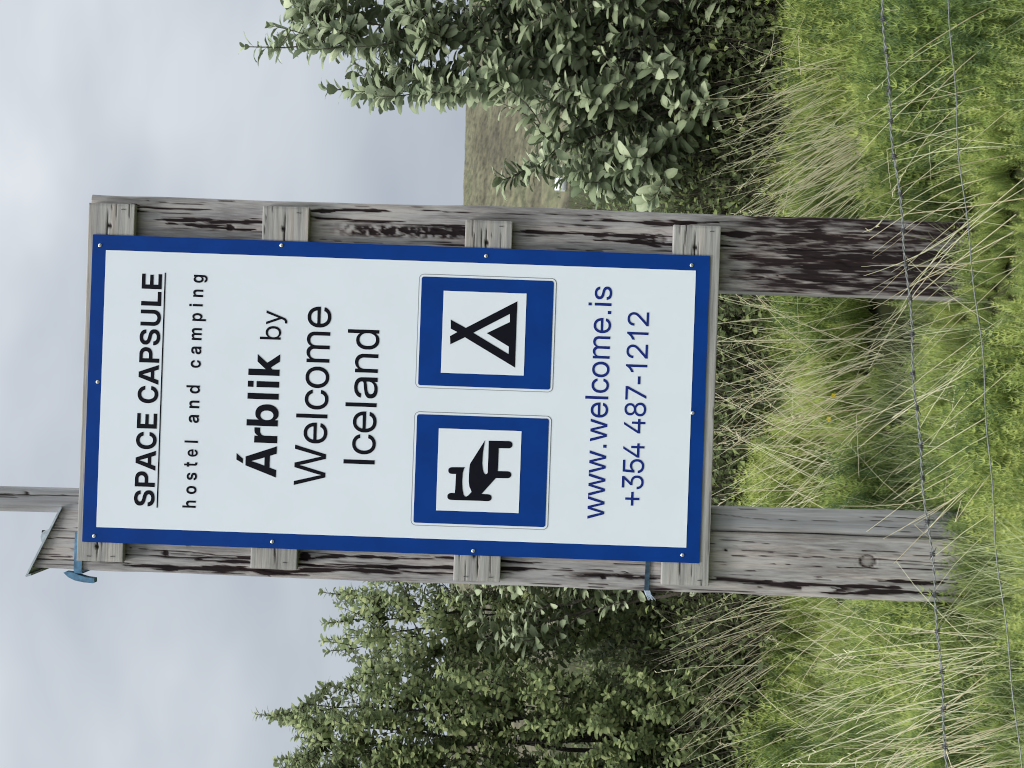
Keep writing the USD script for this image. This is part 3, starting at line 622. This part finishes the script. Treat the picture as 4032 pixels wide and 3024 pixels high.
    k = V.shape[1]
    rib = np.tile([0.0, 0.10, 0.0], k // 3)
    nr = lambda vv: trimesh.Trimesh(vv, f, process=False).vertex_normals
    for i in big: put(part, V[i], f, mat, t, nr(V[i]), pv={'tint': np.clip(tint[i] + rib, 0, 1)})
    if len(rest):
        vv = V[rest].reshape(-1, 3); ff = (f[None] + (np.arange(len(rest)) * k)[:, None, None]).reshape(-1, 3)
        put('leaves', vv, ff, mat, t, trimesh.Trimesh(vv, ff, process=False).vertex_normals, pv={'tint': np.clip(tint[rest][:, None] + rib[None], 0, 1).ravel()}, kind='stuff')
    return t
d2s = lambda pts: [(x * D, y * D) for x, y in pts]
# right-hand willow with broad pale leaves
shrub('willow_shrub', 'large sage-green willow with broad leaves and tall shoots beyond the dark-stained post', 'shrub',
      d2s([(1700, 120)])[0],
      [(d2s([(540, 95), (600, 20), (700, -60), (960, -80), (960, 150), (840, 170), (700, 115), (600, 120)]), 58),
       (d2s([(725, 190), (760, 150), (960, 130), (990, 210), (900, 215), (790, 215)]), 20),
       (d2s([(960, -200), (960, 190), (1100, 230), (1180, 330), (1300, 440), (1400, 445), (1470, 370), (1540, 250), (1560, -200)]), 330),
       (d2s([(1080, 380), (1110, 340), (1220, 320), (1220, 420), (1110, 405)]), 7)],
      6.95, 0.36, [p + () for p in d2s([(535, 105), (640, 20), (712, 196), (900, 60), (1000, 180), (1085, 392), (1180, 300), (1290, 420), (1240, 120), (1330, 260), (1420, 330), (1100, 40), (1150, -80), (980, -100)])],
      0.30, 0.108, 18, 'willow_leaf', 'bark_brown', 11, width=0.86, tint0=-0.03, curl=(0.9, 2.2), fold=(-0.45, 0.05), up=0.55, sidebias=0.8)
# left-hand shrubs
shrub('willow_shrub', 'small spray of pale broad willow leaves at the edge of the metal-capped post', 'shrub', d2s([(1560, 1200)])[0],
      [(d2s([(985, 1230), (1000, 1330), (1030, 1400), (1120, 1400), (1220, 1380), (1260, 1240), (1120, 1150)]), 34), (d2s([(1200, 1150), (1200, 1330), (1420, 1330), (1460, 1150)]), 26)],
      7.35, 0.18, d2s([(1000, 1290), (1040, 1385), (1110, 1330), (1180, 1370), (1260, 1260), (1100, 1180)]), 0.24, 0.088, 14, 'willow_leaf', 'bark_brown', 12, width=0.9, ntop=200, tint0=0.10, curl=(0.9, 2.2), fold=(-0.45, 0.05), up=0.5)
shrub('leafy_shrub', 'small-leaved green shrub with thin upright shoots right behind the metal-capped post', 'shrub', d2s([(1640, 1300)])[0],
      [(d2s([(780, 1230), (760, 1290), (780, 1420), (800, 1480), (1000, 1480), (1250, 1440), (1500, 1400), (1650, 1380), (1680, 1150), (1200, 1050), (900, 1100)]), 820),
       (d2s([(700, 1275), (690, 1400), (720, 1420), (780, 1380), (780, 1270)]), 16)],
      8.0, 0.5, d2s([(698, 1278), (700, 1345), (705, 1385), (712, 1410), (790, 1460), (830, 1320), (950, 1400), (1050, 1300), (900, 1180)]), 0.30, 0.045, 27, 'small_leaf', 'bark_dark', 13, width=1.1, rows=6, tint0=0.0, up=0.12, sidebias=1.35, fold=(-0.2, 0.3))
shrub('leafy_shrub', 'tallest bushy dark green shrub, farthest from the board on the metal-capped post side', 'shrub', d2s([(1660, 1600)])[0],
      [(d2s([(590, 1540), (640, 1520), (680, 1490), (740, 1455), (900, 1420), (1300, 1440), (1620, 1440), (1690, 1560), (1690, 1760), (600, 1760), (600, 1650), (650, 1600)]), 960),
       (d2s([(560, 1540), (570, 1560), (640, 1570), (640, 1520)]), 7)],
      7.5, 0.5, d2s([(557, 1545), (600, 1640), (640, 1590), (700, 1480), (660, 1520), (800, 1440), (850, 1560), (1000, 1480), (1100, 1600), (1250, 1500), (760, 1660)]), 0.30, 0.047, 29, 'small_leaf', 'bark_dark', 14, width=1.05, rows=6, tint0=-0.06, up=0.12, sidebias=1.35, fold=(-0.2, 0.3), thick=0.018)
# lighter white-flowering bush behind the right-hand willow
wf = shrub('flowering_bush', 'light green bush with small white flower clusters glimpsed through the willow', 'bush', d2s([(1640, 40)])[0],
      [(d2s([(900, -60), (900, 60), (1000, 100), (1250, 130), (1500, 100), (1500, -100)]), 90)], 7.4, 0.3, d2s([(920, 20), (1000, 60), (1130, 70), (1050, -20)]), 0.22, 0.045, 16, 'flowering_leaf', 'bark_brown', 15, width=1.2, ntop=120, tint0=0.1)
rng = np.random.default_rng(77)
for (x, y) in [(945, 42), (965, 66), (1150, 58), (1160, 74), (1128, 44), (990, 20), (1175, 62)]:
    c = atd(x, y, 7.05); ps = []
    for k in range(14):
        o = c + rng.normal(0, 0.012, 3); r = 0.007
        q = np.arange(5) * 2 * np.pi / 5
        ps.append((np.vstack([[o], np.stack([o[0] + r * np.cos(q), o[1] - 0.003 + 0 * q, o[2] + r * np.sin(q)], -1)]), np.array([(0, 1 + i, 1 + (i + 1) % 5) for i in range(5)])))
    put('flower_cluster', *join(ps), 'petal_white', wf)

# undergrowth: a dark low thicket behind the crest of the bank
rng = np.random.default_rng(5)
protos = []
ug = UsdGeom.PointInstancer.Define(stage, '/World/undergrowth')
tag(ug.GetPrim(), 'dark tangled low undergrowth at the foot of the shrubs behind the board', 'undergrowth', kind='stuff')
for k in range(4):
    n = 130
    P = rng.normal(0, 1, (n, 3)) * [0.11, 0.11, 0.10] + [0, 0, 0.14]
    V, f = leaf_batch(P, rng.normal(0, 1, (n, 3)) + [0, 0, 0.3], rng.normal(0, 0.6, (n, 3)) + [0, -0.3, 1], rng.uniform(0.022, 0.042, n), rng.uniform(0.9, 1.4, n), rng.uniform(0.3, 1.0, n), rng.uniform(0, 0.4, n), 3)
    vv = V.reshape(-1, 3); ff = (f[None] + (np.arange(n) * V.shape[1])[:, None, None]).reshape(-1, 3)
    g = UsdGeom.Xform.Define(stage, f'/World/undergrowth/clump_{k:03d}')
    put('foliage', vv, ff, 'under_leaf', g.GetPrim(), pv={'tint': np.repeat(rng.uniform(0, 1, n), V.shape[1])})
    st = []
    for q in range(6):
        b = np.array([rng.normal(0, 0.06), rng.normal(0, 0.06), -0.08]); e = b + [rng.normal(0, 0.12), rng.normal(0, 0.12), rng.uniform(0.25, 0.45)]
        st.append(tube([b, (b + e) / 2 + rng.normal(0, 0.015, 3), e], [0.003, 0.002, 0.001], 3, cap=False))
    put('stems', *join(st), 'bark_brown', g.GetPrim())
    protos.append(g.GetPath())
ug.CreatePrototypesRel().SetTargets(protos)
def instance(pi, pos, idx, yaw, scale, tilt=None):
    pi.CreatePositionsAttr(Vt.Vec3fArray.FromNumpy(np.asarray(pos, np.float32)))
    pi.CreateProtoIndicesAttr(Vt.IntArray.FromNumpy(np.asarray(idx, np.int32)))
    tilt = np.zeros((len(pos), 2)) if tilt is None else tilt
    q = []
    for a, (tx, ty) in zip(yaw, tilt):
        r = Gf.Rotation(Gf.Vec3d(0, 0, 1), math.degrees(a)) * Gf.Rotation(Gf.Vec3d(1, 0, 0), math.degrees(tx)) * Gf.Rotation(Gf.Vec3d(0, 1, 0), math.degrees(ty))
        q.append(Gf.Quath(r.GetQuat()))
    pi.CreateOrientationsAttr(Vt.QuathArray(q))
    s = np.asarray(scale, float); s = np.repeat(s[:, None], 3, 1) if s.ndim == 1 else s
    pi.CreateScalesAttr(Vt.Vec3fArray.FromNumpy(s.astype(np.float32)))
n = 2800
X = rng.uniform(-2.6, 2.6, n); Y = rng.uniform(7.15, 9.6, n); Y = np.where((X > 0.55) & (rng.random(n) < 0.45), rng.uniform(6.85, 7.5, n), Y); hgt = rng.uniform(0, 1, n) ** 1.3
Z = ground_z(X, Y) + hgt * (0.30 + 0.22 * (Y - 7.15))
instance(ug, np.stack([X, Y, Z], -1), rng.integers(0, 4, n), rng.uniform(0, 6.28, n), rng.uniform(0.8, 1.4, n))

# horsetail cover on the bank: feathery plants
ht = UsdGeom.PointInstancer.Define(stage, '/World/horsetail')
tag(ht.GetPrim(), 'feathery bright green horsetail covering the bank under the board', 'ground cover', kind='stuff')
protos = []
for k in range(6):
    vs, fs, tn, o = [], [], [], 0
    for s in range(10):
        b = np.array([rng.normal(0, 0.035), rng.normal(0, 0.035), 0]); h = rng.uniform(0.09, 0.24)
        lean = np.array([rng.normal(0, 0.22), rng.normal(0, 0.22), 1.0]); tt = rng.uniform(0.0, 0.92)
        top = b + lean * h
        side = unit(np.cross(lean, rng.normal(0, 1, 3))) * 0.0011
        vs += [b - side, b + side, top]; fs.append((o, o + 1, o + 2)); tn += [tt - 0.2] * 3; o += 3
        for w in range(8):
            u = 0.28 + 0.72 * w / 7; c = b + lean * h * u; nb = 7
            ln = 0.050 * (1.15 - u * 0.80) * rng.uniform(0.8, 1.2)
            ph = rng.uniform(0, 6.28)
            for q in range(nb):
                a = ph + q * 2 * np.pi / nb + rng.normal(0, 0.15)
                d = np.array([math.cos(a), math.sin(a), 0.55 + rng.normal(0, 0.12)]); m_ = c + d * ln * 0.55; e = c + np.array([d[0], d[1], d[2] * 1.7]) * ln
                sd = unit(np.cross(d, [0, 0, 1])) * 0.0014
                vs += [c - sd, c + sd, m_ - sd * 0.8, m_ + sd * 0.8, e]
                fs += [(o, o + 1, o + 3), (o, o + 3, o + 2), (o + 2, o + 3, o + 4)]; tn += [tt, tt, tt, tt, tt + 0.16]; o += 5
    g = UsdGeom.Xform.Define(stage, f'/World/horsetail/plant_{k:03d}')
    put('fronds', np.array(vs), np.array(fs), 'horsetail_green', g.GetPrim(), pv={'tint': np.clip(tn, 0, 1)})
    protos.append(g.GetPath())
ht.CreatePrototypesRel().SetTargets(protos)
n = 14000
X, Y = rng.uniform(-2.4, 2.4, n), 3.3 + 4.3 * rng.random(n) ** 1.35
dens = meshkit.fbm(np.stack([X * 2.2, Y * 2.2, 0 * X], -1), 3, 51)
keep = (dens > 0.27 + 0.12 * rng.random(n)) & (np.abs(X) < 0.45 * Y)
keep &= ~((Y > 5.02) & (Y < 5.27) & (((X > 0.31) & (X < 0.60)) | ((X > -0.68) & (X < -0.35))))
X, Y, dens = X[keep], Y[keep], dens[keep]
sc = rng.uniform(0.65, 1.15, len(X)) * (0.42 + 2.4 * np.clip(dens - 0.32, 0, 0.4))
sc = sc * (0.62 + 0.38 * sstep(Y, 4.0, 5.2)) * (1 - 0.42 * ((X > -0.74) & (X < -0.30) & (Y > 4.62) & (Y < 5.05)))
instance(ht, np.stack([X, Y, ground_z(X, Y) - 0.01], -1), rng.integers(0, 6, len(X)), rng.uniform(0, 6.28, len(X)), sc, rng.normal(0, 0.18, (len(X), 2)))

# blades of green grass among the horsetail
gr = UsdGeom.PointInstancer.Define(stage, '/World/grass')
tag(gr.GetPrim(), 'thin green and grey-green grass blades mixed through the horsetail', 'grass', kind='stuff')
protos = []
for k in range(5):
    vs, fs, tn, o = [], [], [], 0
    for s in range(26):
        b = np.array([rng.normal(0, 0.04), rng.normal(0, 0.04), 0]); ln = rng.uniform(0.14, 0.34); a = rng.uniform(0, 6.28); bend = rng.uniform(0.1, 0.9)
        d = np.array([math.cos(a), math.sin(a), 0]); sd = np.array([-d[1], d[0], 0]) * 0.0014; tt = rng.uniform(0.1, 1.0)
        for i in range(5):
            u = i / 4; c = b + d * ln * bend * u ** 1.8 + np.array([0, 0, ln * (u - 0.35 * bend * u * u)])
            vs += [c - sd * (1 - u * 0.9), c + sd * (1 - u * 0.9)]; tn += [tt, tt]
            if i < 4: fs += [(o + 2 * i, o + 2 * i + 1, o + 2 * i + 3), (o + 2 * i, o + 2 * i + 3, o + 2 * i + 2)]
        o += 10
    g = UsdGeom.Xform.Define(stage, f'/World/grass/tuft_{k:03d}')
    put('blades', np.array(vs), np.array(fs), 'grass_green', g.GetPrim(), pv={'tint': tn})
    protos.append(g.GetPath())
gr.CreatePrototypesRel().SetTargets(protos)
n = 1500
X, Y = rng.uniform(-2.4, 2.4, n), rng.uniform(3.4, 7.6, n)
keep = (np.abs(X) < 0.45 * Y) & (meshkit.fbm(np.stack([X * 1.7, Y * 1.7, 0 * X + 9], -1), 3, 61) > 0.44)
keep &= ~((Y > 5.02) & (Y < 5.27) & (((X > 0.31) & (X < 0.60)) | ((X > -0.68) & (X < -0.35))))
X, Y = X[keep], Y[keep]
instance(gr, np.stack([X, Y, ground_z(X, Y) - 0.01], -1), rng.integers(0, 5, len(X)), rng.uniform(0, 6.28, len(X)), rng.uniform(0.7, 1.25, len(X)), rng.normal(0, 0.12, (len(X), 2)))

# dry pale stalks leaning out of the green
rng = np.random.default_rng(21)
sv, sf, stt, so = [], [], [], 0
def stalk(b, lean, ln, r, tint):
    global so
    k = 7; u = np.linspace(0, 1, k)[:, None]
    d0 = unit(np.array([lean[0], lean[1], 1.0])); droop = abs(rng.normal(0.02, 0.10)) * ln
    side = unit(np.array([rng.normal(), rng.normal(), 0.1]))
    p = b + d0 * ln * u + np.array([np.sign(lean[0]) * droop * 0.7, 0, -droop * 0.6]) * u ** 2.2 + side * ln * rng.normal(0, 0.05) * np.sin(u * 3.14) + rng.normal(0, 0.002, (k, 3)) * u
    if rng.random() < 0.14:                                     # a broken stalk
        j = rng.integers(3, 6); q = unit(rng.normal(0, 1, 3) * [1, 0.6, 0.5] + [0, 0, -0.4]); p[j:] = p[j] + q * np.linalg.norm(p[j:] - p[j], axis=1)[:, None] * 0.8
    v_, f_ = tube(p, r * np.linspace(1.0, 0.35, k), 3, cap=False)
    sv.append(v_); sf.append(f_ + so); so += len(v_); stt.append(np.full(len(v_), tint))
    if rng.random() < 0.10:                                     # an old seed head
        for m in range(6):
            h = p[-1] - (p[-1] - p[-2]) * 0.16 * m; e = h + (d0 * 0.6 + rng.normal(0, 0.35, 3)) * 0.028
            v_, f_ = tube([h, (h + e) / 2, e], [r * 0.6, r * 0.8, r * 0.3], 3, cap=False)
            sv.append(v_); sf.append(f_ + so); so += len(v_); stt.append(np.full(len(v_), tint))
def cluster(bx, by, wx, wy, n, lean, sl, lo, hi, r=0.0014):
    for _ in range(int(n * (1.25 if bx > 1870 else 0.85))):
        P = ground_hit((bx + rng.normal(0, wx)) * D, (by + rng.normal(0, wy)) * D, 0.06)
        stalk(P - np.array([0, 0, 0.05]), (rng.normal(lean, sl * 1.35), rng.normal(-0.05, 0.25)), lo + (hi - lo) * rng.beta(1.5, 1.5), 1.2 * r * rng.uniform(0.55, 1.45), np.clip(rng.normal(0.5, 0.25), 0, 1))
for c in [(1930, 255, 30, 35, 50, -0.50, 0.16, 0.45, 0.85), (1960, 330, 25, 30, 28, -0.65, 0.15, 0.4, 0.75), (1880, 140, 40, 40, 36, -0.45, 0.18, 0.4, 0.8), (1770, 60, 40, 50, 26, -0.35, 0.25, 0.35, 0.7),
          (1800, 330, 40, 50, 30, -0.35, 0.2, 0.4, 0.65), (1740, 200, 30, 70, 30, -0.2, 0.25, 0.35, 0.6), (1985, 430, 20, 15, 16, -0.75, 0.12, 0.25, 0.42), (1960, 470, 15, 20, 8, -0.5, 0.2, 0.2, 0.35),
          (1800, 700, 40, 40, 34, -0.10, 0.22, 0.45, 0.8), (1830, 800, 40, 50, 36, -0.25, 0.25, 0.45, 0.85), (1850, 900, 40, 50, 44, -0.3, 0.3, 0.45, 0.85), (1790, 1010, 40, 50, 44, -0.05, 0.35, 0.4, 0.75), (1880, 760, 40, 60, 20, -0.5, 0.2, 0.4, 0.8),
          (1720, 1310, 25, 40, 55, -0.42, 0.16, 0.45, 0.8), (1700, 1400, 25, 40, 60, -0.50, 0.16, 0.5, 0.85), (1700, 1500, 25, 45, 40, -0.50, 0.2, 0.4, 0.75), (1740, 1600, 30, 50, 26, -0.4, 0.3, 0.4, 0.7),
          (2180, 1480, 25, 60, 18, -0.35, 0.10, 0.5, 0.85), (2200, 1580, 25, 50, 24, -0.32, 0.12, 0.45, 0.75), (2190, 1380, 25, 40, 12, -0.25, 0.12, 0.5, 0.8), (2190, 720, 30, 120, 14, -0.65, 0.18, 0.4, 0.75), (2190, 950, 25, 80, 8, -0.7, 0.2, 0.35, 0.6), (2170, 420, 30, 90, 12, -0.6, 0.2, 0.4, 0.7), (2150, 120, 40, 90, 14, -0.55, 0.2, 0.4, 0.7),
          (1900, 1480, 60, 90, 30, -0.4, 0.35, 0.3, 0.55), (1930, 1130, 20, 30, 8, -0.2, 0.25, 0.3, 0.5), (2050, 1200, 30, 100, 12, -0.4, 0.3, 0.3, 0.6)]:
    cluster(*c)
n = 260
for _ in range(n):
    P = ground_hit(rng.uniform(1700, 2200) * D, rng.uniform(0, 1659) * D, 0.05)
    stalk(P - np.array([0, 0, 0.04]), (rng.normal(-0.35, 0.45), rng.normal(0, 0.25)), rng.uniform(0.18, 0.5), 0.0011 * rng.uniform(0.7, 1.2), np.clip(rng.normal(0.7, 0.25), 0, 1))
put('dry_grass', np.vstack(sv), np.vstack(sf), 'straw', None, pv={'tint': np.concatenate(stt)}, label='pale dry grass stalks leaning out of the green bank', cat='dry grass', kind='stuff')

# ------------------------------------------------------------------ fence wires in front of the posts
def wire_line(pa, pb, ext=2.6, sag=0.015):
    pa, pb = np.array(pa), np.array(pb); d = unit(pb - pa)
    L = np.linalg.norm(pb - pa) + 2 * ext; p0 = pa - d * ext
    return p0, d, L
barb = thing('barbed_wire', 'twisted two-strand barbed wire running in front of both posts', 'barbed wire')
p0, d, L = wire_line(at(3472, 0, 4.35), at(3737, 3024, 4.10))
def on_wire(s, p0=p0, d=d, k=1.0):
    s = np.asarray(s, float)
    base = p0 + s[..., None] * d
    base[..., 2] += 0.004 * np.sin(s * 7.0) + 0.003 * np.sin(s * 19 + 1)
    return base
s = np.arange(0, L, 0.0035)
u = unit(np.cross(d, [0, 0, 1])); w = np.cross(u, d)
for ph in (0, np.pi):
    an = s * 2 * np.pi / 0.052 + ph
    p = on_wire(s) + 0.0020 * (np.cos(an)[:, None] * u + np.sin(an)[:, None] * w)
    v_, f_ = tube(p, 0.0016, 5); m = trimesh.Trimesh(v_, f_, process=False)
    put('strand', v_, f_, 'wire_steel', barb, m.vertex_normals)
rng = np.random.default_rng(9)
for sb in np.arange(0.04, L, 0.1005):
    sb += rng.normal(0, 0.004); ps = []
    c = on_wire(np.array(sb)); an = np.linspace(0, 2 * np.pi * 2.3, 26) + rng.uniform(0, 6)
    co = c + (np.linspace(-0.0065, 0.0065, 26))[:, None] * d + 0.0064 * (np.cos(an)[:, None] * u + np.sin(an)[:, None] * w)
    ps.append(tube(co, 0.0018, 4))
    for e, sg in ((co[0], -1), (co[-1], 1)):
        q = unit(e - c + sg * d * 0.004 + rng.normal(0, 0.0015, 3)); ps.append(tube([e, e + q * 0.008, e + q * 0.015], [0.0016, 0.0014, 0.0004], 4))
    put('barb', *join(ps), 'barb_steel', barb)
plainw = thing('plain_wire', 'smooth single fence wire below the barbed one, near the bottom of the posts', 'wire')
p1, d1, L1 = wire_line(at(3728, 0, 4.35), at(4013, 3024, 4.10))
s = np.arange(0, L1, 0.02)
p = p1 + s[:, None] * d1; p[:, 2] += 0.005 * np.sin(s * 6 + 2) + 0.003 * np.sin(s * 17)
v_, f_ = tube(p, 0.0018, 6); put('strand', v_, f_, 'wire_steel', plainw, trimesh.Trimesh(v_, f_, process=False).vertex_normals)
for px, py in [(3767, 343), (3858, 1258), (3904, 1717), (3963, 2270)]:
    Yw = 4.35 - 0.25 * py / 3024; t_ = at(px, py, Yw); sb = (t_ - p1) @ d1; c = p1 + sb * d1; c[2] += 0.005 * math.sin(sb * 6 + 2) + 0.003 * math.sin(sb * 17)
    an = np.linspace(0, 12, 22)
    put('tie', *tube(c + np.linspace(-0.004, 0.004, 22)[:, None] * d1 + 0.003 * (np.cos(an)[:, None] * u + np.sin(an)[:, None] * w), 0.001, 4), 'wire_steel', plainw)

# ------------------------------------------------------------------ small things
for (x, y, lab) in [(1800, 855, 'yellow flower midway between the posts, of the pair nearer the dark-stained post'), (1790, 905, 'yellow flower midway between the posts, of the pair nearer the metal-capped post'), (1732, 637, 'lone yellow flower touching the edge of the dark-stained post')]:
    P = ground_hit(x * D, y * D, 0.22); c = atd(x, y, P[1])
    fl = thing('yellow_flower', lab, 'flower', 'yellow flowers in the bank')
    base = np.array([c[0] + 0.02, c[1], ground_z(c[0], c[1])])
    put('stem', *tube([base, (base + c) / 2 + [0.01, 0, 0], c], [0.0018, 0.0014, 0.001], 4), 'grass_green', fl, pv={'tint': np.full(12, 0.3)})
    for k in range(5):
        a = k * 2 * np.pi / 5 + x; dr = np.array([math.cos(a), -0.35, math.sin(a)])
        V, f = leaf_batch(c[None], dr[None], np.array([[0, -1.0, 0.2]]), np.array([0.0110]), np.array([1.5]), np.array([0.4]), np.array([0.1]))
        put('petal', V[0], f, 'petal_yellow', fl)
c = at(2210, 727, 150.0)
bale = thing('hay_bale', 'small bright white wrapped block far off, seen through the willow leaves', 'bale', loc=tuple(c))
cyl = trimesh.creation.cylinder(0.62, 1.15, sections=24); cyl.apply_transform(trimesh.transformations.rotation_matrix(np.pi / 2, (0, 1, 0)))
put_tm('wrapping', cyl, 'bale_white', bale, smooth=40)
